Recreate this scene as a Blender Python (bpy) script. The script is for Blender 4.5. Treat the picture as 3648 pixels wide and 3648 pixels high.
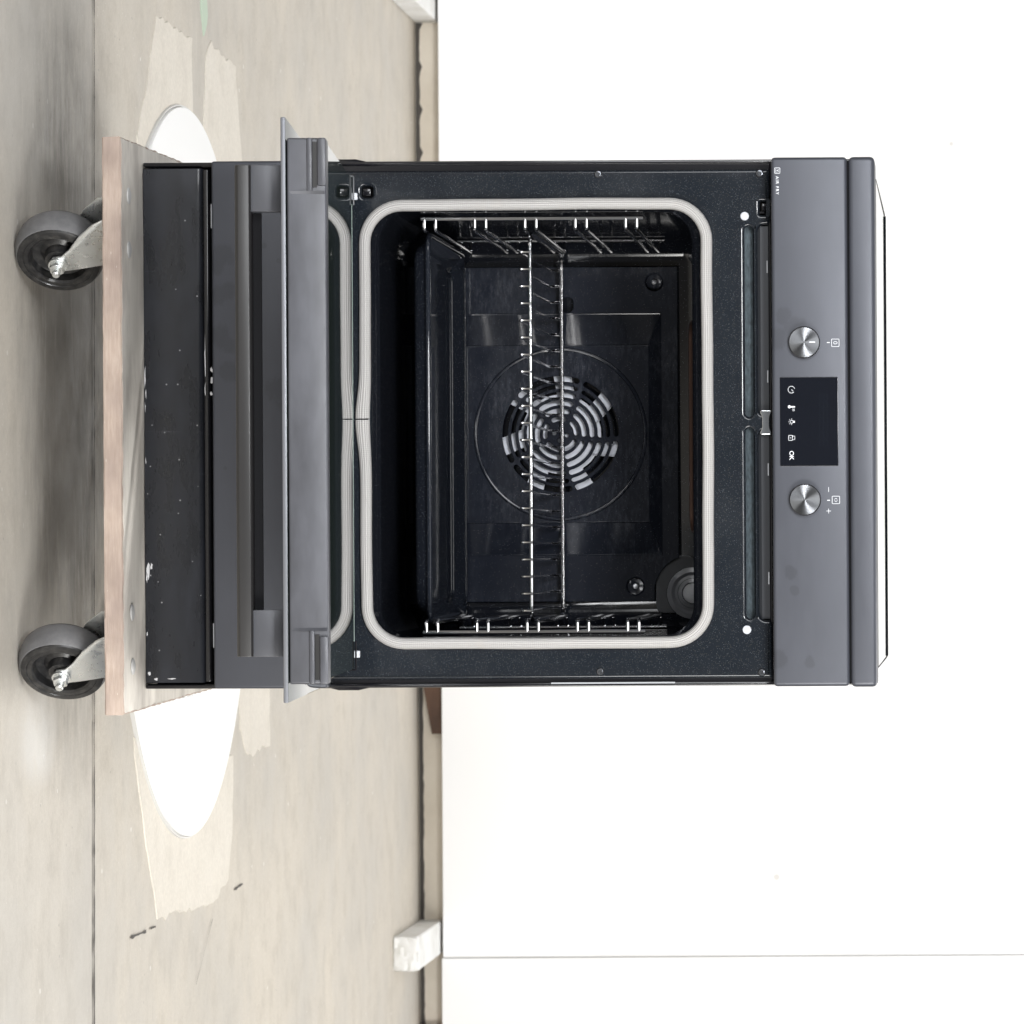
import bpy, bmesh, math, random
from mathutils import Vector, Matrix
from mathutils.geometry import tessellate_polygon
R = math.radians
random.seed(7)
sc = bpy.context.scene
for o in list(bpy.data.objects): bpy.data.objects.remove(o)

# ------------------------------------------------------------------ camera, world, lamps, exposure
cam_d = bpy.data.cameras.new('camera'); cam = bpy.data.objects.new('camera', cam_d)
sc.collection.objects.link(cam); sc.camera = cam
CAM = Vector((0.153, -4.8, 1.07))
ROLL = 0.0056
# the photograph is turned a quarter turn: the room's "up" points to the right of the picture
ax = Vector((math.sin(ROLL), 0, math.cos(ROLL)))
ay = Vector((-math.cos(ROLL), 0, math.sin(ROLL)))
az = Vector((0, -1, 0))
m = Matrix((ax, ay, az)).transposed().to_4x4(); m.translation = CAM
cam.matrix_world = m
cam_d.sensor_width = 36; cam_d.sensor_fit = 'HORIZONTAL'
cam_d.lens = 36 * 15136 / 3648
cam_d.shift_x = -(3437 - 1824) / 3648
cam_d.shift_y = (1983 - 1824) / 3648
cam_d.clip_start = 0.05; cam_d.clip_end = 100
cam_d.dof.use_dof = True; cam_d.dof.focus_distance = 4.82; cam_d.dof.aperture_fstop = 22

w = bpy.data.worlds.new('World'); sc.world = w; w.use_nodes = True
bg = w.node_tree.nodes['Background']; bg.inputs[0].default_value = (0.93, 0.96, 1.0, 1); bg.inputs[1].default_value = 0.18

def area(name, loc, target, size, power, col=(1, 1, 1), size_y=None, spread=180):
    d = bpy.data.lights.new(name, 'AREA'); d.energy = power; d.color = col
    d.spread = R(spread)
    d.shape = 'RECTANGLE'; d.size = size; d.size_y = size_y or size
    o = bpy.data.objects.new(name, d); sc.collection.objects.link(o)
    o.location = loc
    o.rotation_euler = (Vector(target) - Vector(loc)).to_track_quat('-Z', 'Y').to_euler()
    return o
area('softbox_lamp', (2.35, -2.7, 1.3), (0.1, 0.3, 0.55), 1.0, 68, (1, 0.985, 0.95), 2.1, 120)
area('softbox_lamp', (-1.75, -3.5, 1.35), (-0.1, 0.3, 0.6), 1.3, 32, (0.97, 0.985, 1.0), 2.1, 110)
area('camera_side_lamp', (-0.35, -4.3, 2.25), (0.0, 0.2, 0.35), 0.6, 19, (0.98, 0.99, 1.0), 0.6, 70)
area('overhead_light', (0.1, -3.2, 3.3), (0.1, -2.6, 0), 1.2, 26, (1, 0.99, 0.97), 2.6)  # unseen light, added to draw highlights along the chrome wires
area('overhead_light', (1.1, 1.3, 3.4), (0.7, 1.5, 0), 1.6, 78, (1, 0.98, 0.94), 1.6)
area('wall_fill', (-1.3, 2.0, 3.1), (-0.9, 3.5, 1.3), 0.8, 17)  # unseen fill pair, added to whiten the backdrop
area('wall_fill', (1.5, 2.0, 3.1), (1.0, 3.5, 1.3), 0.8, 15)  # second added backdrop fill

sc.view_settings.view_transform = 'Standard'; sc.view_settings.look = 'None'
sc.view_settings.exposure = 0.0; sc.view_settings.gamma = 1.0
sc.render.engine = 'CYCLES'
sc.cycles.use_denoising = True
sc.cycles.max_bounces = 8; sc.cycles.glossy_bounces = 6; sc.cycles.diffuse_bounces = 4
sc.cycles.sample_clamp_indirect = 8
sc.cycles.caustics_reflective = False; sc.cycles.caustics_refractive = False

# ------------------------------------------------------------------ materials
def newmat(name, col=(.5, .5, .5), rough=.5, metal=0., spec=.5, coat=0., ior=None):
    m = bpy.data.materials.new(name); m.use_nodes = True
    b = m.node_tree.nodes['Principled BSDF']
    b.inputs['Base Color'].default_value = (*col, 1); b.inputs['Roughness'].default_value = rough
    b.inputs['Metallic'].default_value = metal; b.inputs['Specular IOR Level'].default_value = spec
    b.inputs['Coat Weight'].default_value = coat
    if coat: b.inputs['Coat Roughness'].default_value = .03
    if ior: b.inputs['IOR'].default_value = ior
    return m
class N:
    """small node helper"""
    def __init__(s, m):
        s.t = m.node_tree; s.b = s.t.nodes['Principled BSDF']
    def n(s, typ, **kw):
        x = s.t.nodes.new(typ)
        for k, v in kw.items(): setattr(x, k, v)
        return x
    def l(s, a, b): s.t.links.new(a, b)
    def coord(s, which='Object'): return s.n('ShaderNodeTexCoord').outputs[which]
    def mapping(s, scale=(1, 1, 1), loc=(0, 0, 0), src=None):
        mp = s.n('ShaderNodeMapping'); mp.inputs['Scale'].default_value = scale; mp.inputs['Location'].default_value = loc
        s.l(src or s.coord(), mp.inputs['Vector']); return mp.outputs[0]
    def noise(s, vec, scale, detail=4, rough=.6):
        x = s.n('ShaderNodeTexNoise'); x.inputs['Scale'].default_value = scale; x.inputs['Detail'].default_value = detail
        x.inputs['Roughness'].default_value = rough
        s.l(vec, x.inputs['Vector']); return x.outputs['Fac']
    def ramp(s, fac, stops):
        x = s.n('ShaderNodeValToRGB'); e = x.color_ramp.elements
        e[0].position, e[1].position = stops[0][0], stops[-1][0]
        c = lambda v: (v, v, v, 1) if not isinstance(v, tuple) else (*v, 1)
        e[0].color, e[1].color = c(stops[0][1]), c(stops[-1][1])
        for p, v in stops[1:-1]: q = e.new(p); q.color = c(v)
        s.l(fac, x.inputs[0]); return x.outputs[0]
    def mix(s, fac, a, b, mode='MIX'):
        x = s.n('ShaderNodeMix', data_type='RGBA', blend_type=mode)
        for sock, v in ((x.inputs[0], fac), (x.inputs[6], a), (x.inputs[7], b)):
            if isinstance(v, (int, float)): sock.default_value = v if sock is x.inputs[0] else (v, v, v, 1)
            elif isinstance(v, tuple): sock.default_value = (*v, 1)
            else: s.l(v, sock)
        return x.outputs[2]
    def math(s, op, a, b=0.):
        x = s.n('ShaderNodeMath', operation=op)
        for i, v in enumerate((a, b)):
            if isinstance(v, (int, float)): x.inputs[i].default_value = v
            else: s.l(v, x.inputs[i])
        return x.outputs[0]
    def bump(s, h, strength=.3, dist=.001):
        x = s.n('ShaderNodeBump'); x.inputs['Strength'].default_value = strength; x.inputs['Distance'].default_value = dist
        s.l(h, x.inputs['Height']); s.l(x.outputs[0], s.b.inputs['Normal'])
    def col(s, c): s.l(c, s.b.inputs['Base Color'])
    def rgh(s, c): s.l(c, s.b.inputs['Roughness'])
    def specks(s, vec, scale, size, keep):
        """random round flecks: 1 inside a fleck"""
        v = s.n('ShaderNodeTexVoronoi'); v.inputs['Scale'].default_value = scale; s.l(vec, v.inputs['Vector'])
        near = s.math('LESS_THAN', v.outputs['Distance'], size)
        sep = s.n('ShaderNodeSeparateColor'); s.l(v.outputs['Color'], sep.inputs[0])
        pick = s.math('GREATER_THAN', sep.outputs[0], 1 - keep)
        return s.math('MULTIPLY', near, pick), sep.outputs[1]
    def blobs(s, vec, pts, nz):
        """soft blotches round points (x, z, radius), ragged by noise"""
        acc = None
        for x, z, r in pts:
            d = s.n('ShaderNodeVectorMath', operation='DISTANCE')
            mp = s.n('ShaderNodeMapping'); mp.inputs['Scale'].default_value = (1, 0, 1); s.l(vec, mp.inputs['Vector'])
            s.l(mp.outputs[0], d.inputs[0]); d.inputs[1].default_value = (x, 0, z)
            k = s.math('SUBTRACT', 1.0, s.math('DIVIDE', d.outputs['Value'], r))
            k = s.math('MAXIMUM', k, 0.)
            acc = k if acc is None else s.math('MAXIMUM', acc, k)
        a = s.math('MULTIPLY', acc, 1.6)
        return s.ramp(s.math('MULTIPLY', a, nz), [(.28, 0.), (.45, 1.)])

def grey_paint(name, base, smears=(), spots=0.0, vary=.05):
    m = newmat(name, base, .4, .25); n = N(m); v = n.coord()
    big = n.noise(n.mapping((3, 3, 9), src=v), 4, 3)
    c = n.mix(n.ramp(big, [(.3, 0.), (.7, 1.)]), tuple(x * (1 - vary) for x in base), tuple(x * (1 + vary) for x in base))
    if smears:
        nz = n.noise(n.mapping((60, 60, 110), src=v), 1, 4, .7)
        b = n.blobs(v, smears, nz)
        c = n.mix(n.math('MULTIPLY', b, .42), c, tuple(x * .55 for x in base))
    if spots:
        sp, _ = n.specks(v, 60, .22, spots); c = n.mix(n.math('MULTIPLY', sp, .35), c, tuple(x * .55 for x in base))
    n.col(c)
    fine = n.noise(v, 2200, 2)
    n.rgh(n.ramp(n.noise(n.mapping((8, 8, 30), src=v), 5, 4), [(.3, .39), (.7, .43)]))
    n.bump(fine, .12, .0002)
    return m
M = {}
BASE = (.056, .060, .074)
# points are in the cooker's own frame (origin at the middle of its foot)
M['panel'] = grey_paint('satin_grey_panel', BASE, [(-.105, .738, .022), (-.118, .725, .016), (-.092, .716, .022), (-.077, .752, .012), (.268, .7175, .018), (.262, .7165, .014), (.19, .735, .01), (.17, .73, .014), (.27, .752, .012)])
M['drawer'] = grey_paint('satin_grey_drawer', BASE, [(-.19, .092, .024), (-.18, .086, .02), (-.145, .09, .022), (-.15, .10, .018), (-.10, .09, .024), (-.09, .098, .018), (-.02, .17, .03), (-.04, .158, .03), (-.06, .10, .02)], .10)
M['cap'] = grey_paint('grained_grey_plastic', (.056, .058, .068), vary=.28)
nn = N(M['cap']); nn.b.inputs['Metallic'].default_value = .1
M['handle'] = grey_paint('handle_grey', (.06, .062, .071))
M['handle_bar'] = newmat('handle_bar_dark', (.020, .0195, .020), .34, .2)

def enamel(name, base, keep, size=.2, scale=420, rough=.1, streak=0., orange=.02):
    m = newmat(name, base, rough, 0, .4); n = N(m); v = n.coord()
    sp, rnd = n.specks(v, scale, size, keep)
    tint = n.mix(rnd, (.35, .33, .26), (.5, .56, .66))
    c = n.mix(n.math('MULTIPLY', sp, .36), base, tint)
    if streak:
        s1 = n.noise(n.mapping((22, 22, 70), src=v), 3, 6, .8); s2 = n.noise(v, 9, 3)
        k = n.math('MULTIPLY', n.ramp(s1, [(.46, 0.), (.72, 1.)]), n.ramp(s2, [(.42, 0.), (.66, 1.)]))
        c = n.mix(n.math('MULTIPLY', k, streak), c, (.30, .32, .38))
    n.col(c)
    n.bump(n.noise(v, 160, 2), orange, .0004)
    n.rgh(n.ramp(n.noise(v, 14, 4), [(.3, rough * .8), (.7, rough * 1.7)]))
    return m
M['enamel'] = enamel('speckled_dark_enamel', (.0095, .0120, .0160), .4, .2, 1100, .14, 0., .04)
M['cavity'] = enamel('black_cavity_enamel', (.007, .008, .011), .12, .2, 800, .06, 0., .0)
M['tray'] = enamel('black_tray_enamel', (.010, .012, .017), .3, .2, 800, .06)
M['cover'] = enamel('worn_dark_enamel', (.014, .0165, .024), .12, .2, 800, .09, .16)
M['side'] = newmat('black_side_paint', (.008, .008, .010), .16)
M['plinth'] = newmat('scuffed_black_plinth', (.012, .013, .017), .22); n = N(M['plinth']); v = n.coord()
s1 = n.noise(n.mapping((220, 1, 9), src=v), 1, 3, .7); s2 = n.noise(v, 7, 3)
k = n.math('MULTIPLY', n.ramp(s1, [(.66, 0.), (.72, 1.)]), n.ramp(s2, [(.5, 0.), (.65, 1.)]))
sp, _ = n.specks(v, 130, .12, .12)
cl = n.noise(n.mapping((5, 5, 16), src=v), 3, 5)
c = n.mix(n.ramp(cl, [(.35, 0.), (.75, 1.)]), (.012, .013, .016), (.017, .019, .026))
c = n.mix(n.math('MULTIPLY', k, .3), c, (.22, .23, .27)); c = n.mix(n.math('MULTIPLY', sp, .7), c, (.4, .4, .42))
n.col(c); n.rgh(n.ramp(cl, [(.3, .25), (.7, .32)]))
M['black'] = newmat('matt_black', (.004, .004, .005), .8, 0, .15)
M['gloss_black'] = newmat('gloss_black', (.005, .006, .008), .05)
M['display'] = newmat('display_glass', (.0045, .0055, .009), .08); n = N(M['display'])
n.rgh(n.ramp(n.noise(n.mapping((10, 10, 3)), 3, 2), [(.35, .09), (.65, .11)]))
M['segment'] = newmat('display_segment', (.0075, .0095, .0145), .12)
M['print'] = newmat('white_print', (.8, .82, .86), .5)
M['white_plastic'] = newmat('white_plastic', (.48, .50, .54), .4)
M['chrome'] = newmat('chrome_wire', (.88, .88, .90), .12, 1)
M['steel'] = newmat('steel', (.55, .56, .58), .28, 1)
M['bolt'] = newmat('bolt_zinc', (.62, .61, .60), .45, .4)
M['scuff'] = newmat('bare_scuff', (.55, .55, .57), .6)
M['screw'] = newmat('dark_screw', (.10, .105, .115), .22, .8)
M['strip_grey'] = newmat('grey_strip', (.30, .31, .33), .5)
M['fan'] = newmat('fan_sheet', (.56, .575, .63), .42, .35)
M['zinc'] = newmat('zinc_plate', (.78, .80, .80), .28, .9); n = N(M['zinc'])
n.rgh(n.ramp(n.noise(n.coord(), 120, 4), [(.3, .2), (.7, .42)])); n.bump(n.noise(n.coord(), 60, 3), .25, .001)
M['teal'] = newmat('vent_sheet', (.055, .075, .085), .3, .4); n = N(M['teal'])
n.col(n.ramp(n.noise(n.mapping((30, 30, 90)), 4, 5, .7), [(.35, (.022, .03, .036)), (.75, (.075, .10, .115))]))
M['strap'] = newmat('bright_strap', (.66, .68, .70), .16, 1)
M['glass'] = newmat('dark_oven_glass', (.030, .040, .038), .02, 0, .5, 0, 1.55)
M['sheet_edge'] = newmat('light_grey_edge', (.13, .135, .15), .4, .4)
M['bevel_highlight'] = newmat('bevel_highlight_green', (.22, .27, .25), .25)
M['hob'] = newmat('hob_glass', (.006, .006, .007), .03, 0, .5, 0, 1.55)
M['hob_rim'] = newmat('hob_rim_steel', (.75, .75, .76), .12, 1)
M['lamp_plate'] = newmat('lamp_plate_grey', (.016, .018, .022), .35)
M['lens'] = newmat('lamp_lens', (.85, .86, .88), .15); n = N(M['lens']); n.bump(n.noise(n.coord(), 700, 3), 1., .002)
M['lamp_ring'] = newmat('lamp_ring', (.13, .135, .145), .25)
M['knob_side'] = newmat('knob_side', (.06, .06, .066), .3, .7)
M['copper'] = newmat('heating_tube', (.07, .04, .03), .4, .6)
# spun metal face
M['knob'] = newmat('spun_metal', (.17, .175, .185), .28, 1); n = N(M['knob'])
n.b.inputs['Anisotropic'].default_value = .93
tg = n.n('ShaderNodeTangent', direction_type='RADIAL', axis='Y'); n.l(tg.outputs[0], n.b.inputs['Tangent'])
# gasket braid (u along, v around)
M['gasket'] = newmat('glass_fibre_braid', (.6, .6, .6), .55); n = N(M['gasket'])
uv = n.n('ShaderNodeUVMap').outputs[0]
sx = n.n('ShaderNodeSeparateXYZ'); n.l(uv, sx.inputs[0])
wl = n.math('SINE', n.math('MULTIPLY', sx.outputs[1], 6.2832 * 20))
zig = n.math('MULTIPLY', wl, 1.1)
wc = n.math('SINE', n.math('ADD', n.math('MULTIPLY', sx.outputs[0], 6.2832 / .0022), zig))
h = n.math('ADD', n.math('MULTIPLY', wl, .7), n.math('MULTIPLY', wc, .3))
c = n.ramp(n.math('ADD', n.math('MULTIPLY', h, .5), .5), [(.0, (.21, .202, .196)), (.5, (.345, .337, .33)), (1., (.43, .42, .413))])
soil = n.noise(n.mapping((30, 30, 30)), 1, 4)
c = n.mix(n.ramp(soil, [(.58, 0.), (.8, .5)]), c, (.36, .33, .30))
n.col(c); n.bump(h, .55, .0006)
# timber, rubber
def wood(name, a, b, c3, sc_, grain=(1.2, 14, 30)):
    m = newmat(name, a, .75); n = N(m); v = n.coord()
    g = n.noise(n.mapping(grain, src=v), sc_, 6, .7); st = n.noise(n.mapping((2.5, 5, 5), src=v), 3, 4)
    c = n.mix(n.ramp(g, [(.3, 0.), (.7, 1.)]), a, b)
    c = n.mix(n.ramp(st, [(.44, 0.), (.68, .85)]), c, c3)
    sp, _ = n.specks(n.mapping((1, 6, 6), src=v), 70, .12, .1); c = n.mix(n.math('MULTIPLY', sp, .5), c, (.72, .66, .58))
    n.col(c); n.bump(n.noise(n.mapping((6, 60, 120), src=v), 6, 5, .7), .5, .0012); return m
M['deck'] = wood('weathered_ply_face', (.70, .655, .59), (.80, .755, .69), (.44, .40, .36), 5)
M['deck_edge'] = wood('ply_edge', (.34, .262, .215), (.46, .375, .318), (.245, .19, .165), 6, (5, 30, 60))
M['offcut'] = wood('brown_offcut', (.11, .062, .04), (.16, .09, .06), (.07, .04, .028), 4)
M['rust'] = wood('orange_offcut', (.42, .18, .08), (.5, .25, .13), (.2, .1, .06), 6)
M['rubber'] = newmat('grey_rubber', (.085, .086, .09), .6); n = N(M['rubber'])
n.col(n.ramp(n.noise(n.coord(), 40, 5, .7), [(.3, (.10, .10, .105)), (.75, (.165, .165, .17))])); n.bump(n.noise(n.coord(), 300, 3), .2, .0006)
M['rim'] = newmat('black_wheel_plastic', (.016, .016, .017), .32); n = N(M['rim'])
n.col(n.ramp(n.noise(n.coord(), 90, 5, .7), [(.45, (.012, .012, .013)), (.8, (.06, .058, .055))]))
# concrete
def concrete(name, a, b, dark, speck=True):
    m = newmat(name, a, .62, 0, .4); n = N(m); v = n.coord()
    big = n.noise(n.mapping((1.6, .9, 1), src=v), 1.6, 6, .65); mid = n.noise(v, 14, 5, .7); fine = n.noise(v, 160, 4, .75)
    c = n.mix(n.ramp(big, [(.32, 0.), (.68, 1.)]), a, b)
    c = n.mix(n.ramp(mid, [(.50, 0.), (.74, .45)]), c, dark)
    c = n.mix(n.ramp(fine, [(.42, .28), (.62, 0.)]), c, tuple(x * .62 for x in a))
    if speck:
        sp, _ = n.specks(v, 26, .085, .16); sp2, _ = n.specks(v, 90, .12, .10); sp3, _ = n.specks(v, 55, .1, .1)
        c = n.mix(n.math('MULTIPLY', sp, .75), c, (.80, .78, .74)); c = n.mix(n.math('MULTIPLY', sp2, .6), c, (.75, .73, .7))
        c = n.mix(n.math('MULTIPLY', sp3, .5), c, (.12, .11, .10))
    if speck:
        sy = n.n('ShaderNodeSeparateXYZ'); n.l(v, sy.inputs[0])     # greyer tint in front of the joint paints in the cool shade
        front_shade = n.math('LESS_THAN', n.math('ADD', sy.outputs[1], n.math('MULTIPLY', sy.outputs[0], .0275)), .417)
        c = n.mix(n.math('MULTIPLY', front_shade, .25), c, n.mix(n.ramp(mid, [(.35, 0.), (.7, 1.)]), (.47, .46, .445), (.37, .36, .35)))
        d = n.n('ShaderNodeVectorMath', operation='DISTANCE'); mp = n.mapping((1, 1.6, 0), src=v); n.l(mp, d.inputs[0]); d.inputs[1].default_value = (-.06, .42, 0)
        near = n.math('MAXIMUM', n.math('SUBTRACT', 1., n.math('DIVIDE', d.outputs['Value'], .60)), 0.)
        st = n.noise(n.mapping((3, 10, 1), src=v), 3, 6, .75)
        c = n.mix(n.ramp(n.math('MULTIPLY', near, st), [(.08, 0.), (.32, .8)]), c, (.12, .112, .10))  # mottled floor stain, deepened to paint in the shade under the dolly
        d2 = n.n('ShaderNodeVectorMath', operation='DISTANCE'); n.l(n.mapping((1, .55, 0), src=v), d2.inputs[0]); d2.inputs[1].default_value = (.355, .055, 0)
        k2 = n.math('MAXIMUM', n.math('SUBTRACT', 1., n.math('DIVIDE', d2.outputs['Value'], .075)), 0.)
        c = n.mix(n.ramp(n.math('MULTIPLY', k2, n.math('ADD', n.math('MULTIPLY', mid, 2.2), -.35)), [(.10, 0.), (.55, .6)]), c, (.66, .65, .63))
        grey = n.ramp(n.noise(n.mapping((1.2, 1.2, 1), loc=(3, 1, 0), src=v), 2.2, 4, .6), [(.42, 0.), (.62, .5)])
        c = n.mix(grey, c, (.43, .41, .38))
        streak = n.noise(n.mapping((1.2, 9, 1), src=v), 5, 6, .75)
        c = n.mix(n.ramp(streak, [(.56, 0.), (.74, .28)]), c, (.66, .61, .54))
    n.col(c); n.bump(n.math('ADD', n.math('MULTIPLY', fine, .6), mid), .45, .0016)
    n.rgh(n.ramp(mid, [(.3, .5), (.7, .75)])); return m
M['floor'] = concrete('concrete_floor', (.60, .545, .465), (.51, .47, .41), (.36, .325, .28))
M['cement'] = concrete('pale_cement', (.72, .67, .59), (.64, .595, .525), (.54, .50, .44), False)
M['crack'] = newmat('crack_dirt', (.09, .082, .075), .9)
M['green'] = newmat('green_spray', (.47, .555, .45), .8)
M['turntable'] = newmat('white_turntable', (.86, .86, .86), .45); n = N(M['turntable'])
sp, _ = n.specks(n.mapping((5, 1, 1)), 14, .05, .1); n.col(n.mix(n.math('MULTIPLY', sp, .3), (.87, .87, .865), (.6, .6, .58)))
M['turn_edge'] = newmat('turntable_edge', (.62, .61, .59), .5)
M['white_wall'] = newmat('white_panel_paint', (.87, .872, .88), .6); n = N(M['white_wall'])
sp, _ = n.specks(n.coord(), 5, .03, .25); n.col(n.mix(n.math('MULTIPLY', sp, .5), (.87, .872, .88), (.45, .42, .38)))
n.bump(n.noise(n.coord(), 30, 3), .1, .002)
M['plaster'] = newmat('beige_plaster', (.8, .74, .64), .8); n = N(M['plaster'])
n.col(n.ramp(n.noise(n.coord(), 3, 6, .7), [(.3, (.66, .59, .49)), (.6, (.82, .76, .66))]))
M['foot'] = newmat('white_foot_paint', (.80, .80, .79), .6); n = N(M['foot'])
n.col(n.ramp(n.noise(n.coord(), 9, 5, .7), [(.3, (.62, .61, .57)), (.55, (.80, .80, .79))]))

# ------------------------------------------------------------------ mesh helpers
O = {}
def root(name, loc, label, cat, group=None):
    o = bpy.data.objects.new(name, None); sc.collection.objects.link(o)
    o.empty_display_size = .05; o.location = loc
    o['label'] = label; o['category'] = cat
    if group: o['group'] = group
    O[o.name] = Vector(loc); return o
def origin(p):
    while p is not None and p.name not in O: p = p.parent
    return O[p.name] if p else Vector((0, 0, 0))
def link(name, me, parent=None, loc=None):
    o = bpy.data.objects.new(name, me); sc.collection.objects.link(o)
    if parent: o.parent = parent
    if loc is not None: o.location = loc
    return o
def obj(name, bm, mat, parent=None, sharp=32, label=None, local=False, recenter=False, smooth=True):
    """one bmesh -> one mesh object; coordinates are world ones unless local"""
    if not local: bmesh.ops.translate(bm, verts=bm.verts, vec=-origin(parent))
    loc = None
    if recenter:
        xs = [v.co for v in bm.verts]
        loc = Vector([(min(c[i] for c in xs) + max(c[i] for c in xs)) / 2 for i in range(3)])
        bmesh.ops.translate(bm, verts=bm.verts, vec=-loc)
    me = bpy.data.meshes.new(name); bm.to_mesh(me); bm.free()
    for mm in (mat if isinstance(mat, (list, tuple)) else [mat]): me.materials.append(mm)
    if smooth:
        me.polygons.foreach_set('use_smooth', [True] * len(me.polygons)); me.set_sharp_from_angle(angle=R(sharp))
    o = link(name, me, parent, loc)
    if label: o['label'] = label
    return o
def tag(o, label, cat, group=None, kind=None):
    if label: o['label'] = label
    if cat: o['category'] = cat
    if group: o['group'] = group
    if kind: o['kind'] = kind
    return o
def box(x0, x1, y0, y1, z0, z1, bev=0., seg=2, bm=None, tf=None, mi=0):
    nb = bmesh.new(); bmesh.ops.create_cube(nb, size=1)
    for v in nb.verts: v.co = Vector(((x0 + x1) / 2 + v.co.x * (x1 - x0), (y0 + y1) / 2 + v.co.y * (y1 - y0), (z0 + z1) / 2 + v.co.z * (z1 - z0)))
    if bev: bmesh.ops.bevel(nb, geom=nb.edges[:], offset=bev, segments=seg, profile=.5, affect='EDGES', clamp_overlap=True)
    if tf: bmesh.ops.transform(nb, matrix=tf, verts=nb.verts)
    for f in nb.faces: f.material_index = mi
    return add(bm, nb)
def add(bm, nb):
    if bm is None: return nb
    me = bpy.data.meshes.new('tmp'); nb.to_mesh(me); nb.free(); bm.from_mesh(me); bpy.data.meshes.remove(me); return bm
def fillet(pts, r, n=4, closed=False):
    pts = [Vector(p) for p in pts]; out = []
    L = len(pts)
    for i, p in enumerate(pts):
        if not closed and i in (0, L - 1): out.append(p); continue
        a, b = pts[i - 1], pts[(i + 1) % L]
        da, db = (a - p), (b - p); rr = min(r, da.length * .49, db.length * .49)
        s, e = p + da.normalized() * rr, p + db.normalized() * rr
        for k in range(n + 1):
            t = k / n; out.append((1 - t) ** 2 * s + 2 * t * (1 - t) * p + t * t * e)
    return out
def tube(pts, r, seg=8, closed=False, bm=None, cap=True, uv=False, sect=None):
    """sweep; r a number or list; sect (a,b) = ellipse factors"""
    bm = bm or bmesh.new(); pts = [Vector(p) for p in pts]; n = len(pts); rings = []
    rs = r if isinstance(r, (list, tuple)) else [r] * n
    up = None
    for i, p in enumerate(pts):
        if closed: t = (pts[(i + 1) % n] - pts[i - 1]).normalized()
        else: t = (pts[min(i + 1, n - 1)] - pts[max(i - 1, 0)]).normalized()
        if up is None:
            up = Vector((0, 0, 1)) if abs(t.z) < .9 else Vector((0, 1, 0))
        s = t.cross(up).normalized(); up = s.cross(t).normalized()
        rings.append([bm.verts.new(p + (s * math.cos(2 * math.pi * k / seg) + up * math.sin(2 * math.pi * k / seg)) * rs[i]) for k in range(seg)])
    for i in range(n if closed else n - 1):
        A, B = rings[i], rings[(i + 1) % n]
        for k in range(seg): bm.faces.new((A[k], A[(k + 1) % seg], B[(k + 1) % seg], B[k]))
    if not closed and cap:
        bm.faces.new(rings[0][::-1]); bm.faces.new(rings[-1])
    return bm
def lathe(prof, seg=32, bm=None, tf=None, close=False, mi=0):
    """profile (radius, height) about +Z, then transformed"""
    nb = bmesh.new(); rings = []
    for r, z in prof:
        if r < 1e-6: rings.append([nb.verts.new((0, 0, z))])
        else: rings.append([nb.verts.new((r * math.cos(2 * math.pi * k / seg), r * math.sin(2 * math.pi * k / seg), z)) for k in range(seg)])
    rr = list(zip(rings, rings[1:])) + ([(rings[-1], rings[0])] if close else [])
    for A, B in rr:
        for k in range(seg):
            k2 = (k + 1) % seg
            if len(A) == 1 and len(B) == 1: continue
            if len(A) == 1: nb.faces.new((A[0], B[k], B[k2]))
            elif len(B) == 1: nb.faces.new((A[k], A[k2], B[0]))
            else: nb.faces.new((A[k], A[k2], B[k2], B[k]))
    bmesh.ops.recalc_face_normals(nb, faces=nb.faces)
    if tf: bmesh.ops.transform(nb, matrix=tf, verts=nb.verts)
    for f in nb.faces: f.material_index = mi
    return add(bm, nb)
FRONT = lambda x, y, z: Matrix.Translation((x, y, z)) @ Matrix.Rotation(R(90), 4, 'X')   # +Z of the profile -> -Y (towards the camera)
def rrect(x0, x1, y0, y1, r, n=6):
    pts = []
    for cx, cy, a0 in ((x1 - r, y1 - r, 0), (x0 + r, y1 - r, 90), (x0 + r, y0 + r, 180), (x1 - r, y0 + r, 270)):
        for k in range(n + 1):
            a = R(a0 + 90 * k / n); pts.append((cx + r * math.cos(a), cy + r * math.sin(a)))
    return pts
def circ(cx, cy, r, n=24): return [(cx + r * math.cos(2 * math.pi * k / n), cy + r * math.sin(2 * math.pi * k / n)) for k in range(n)]
def area2(p): return sum(p[i - 1][0] * p[i][1] - p[i][0] * p[i - 1][1] for i in range(len(p))) / 2
def offs(p, d):
    """move a counter-clockwise loop inwards by d (outwards of a clockwise one)"""
    out = []; n = len(p)
    for i in range(n):
        a, b, c = Vector(p[i - 1]), Vector(p[i]), Vector(p[(i + 1) % n])
        e1, e2 = (b - a), (c - b)
        if e1.length < 1e-9: e1 = e2
        if e2.length < 1e-9: e2 = e1
        e1, e2 = e1.normalized(), e2.normalized()
        n1, n2 = Vector((-e1.y, e1.x)), Vector((-e2.y, e2.x)); s = (n1 + n2)
        if s.length < 1e-6: s = n1
        s = s.normalized(); k = max(.5, s.dot(n1)); q = b + s * d / k; out.append((q.x, q.y))
    return out
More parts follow.
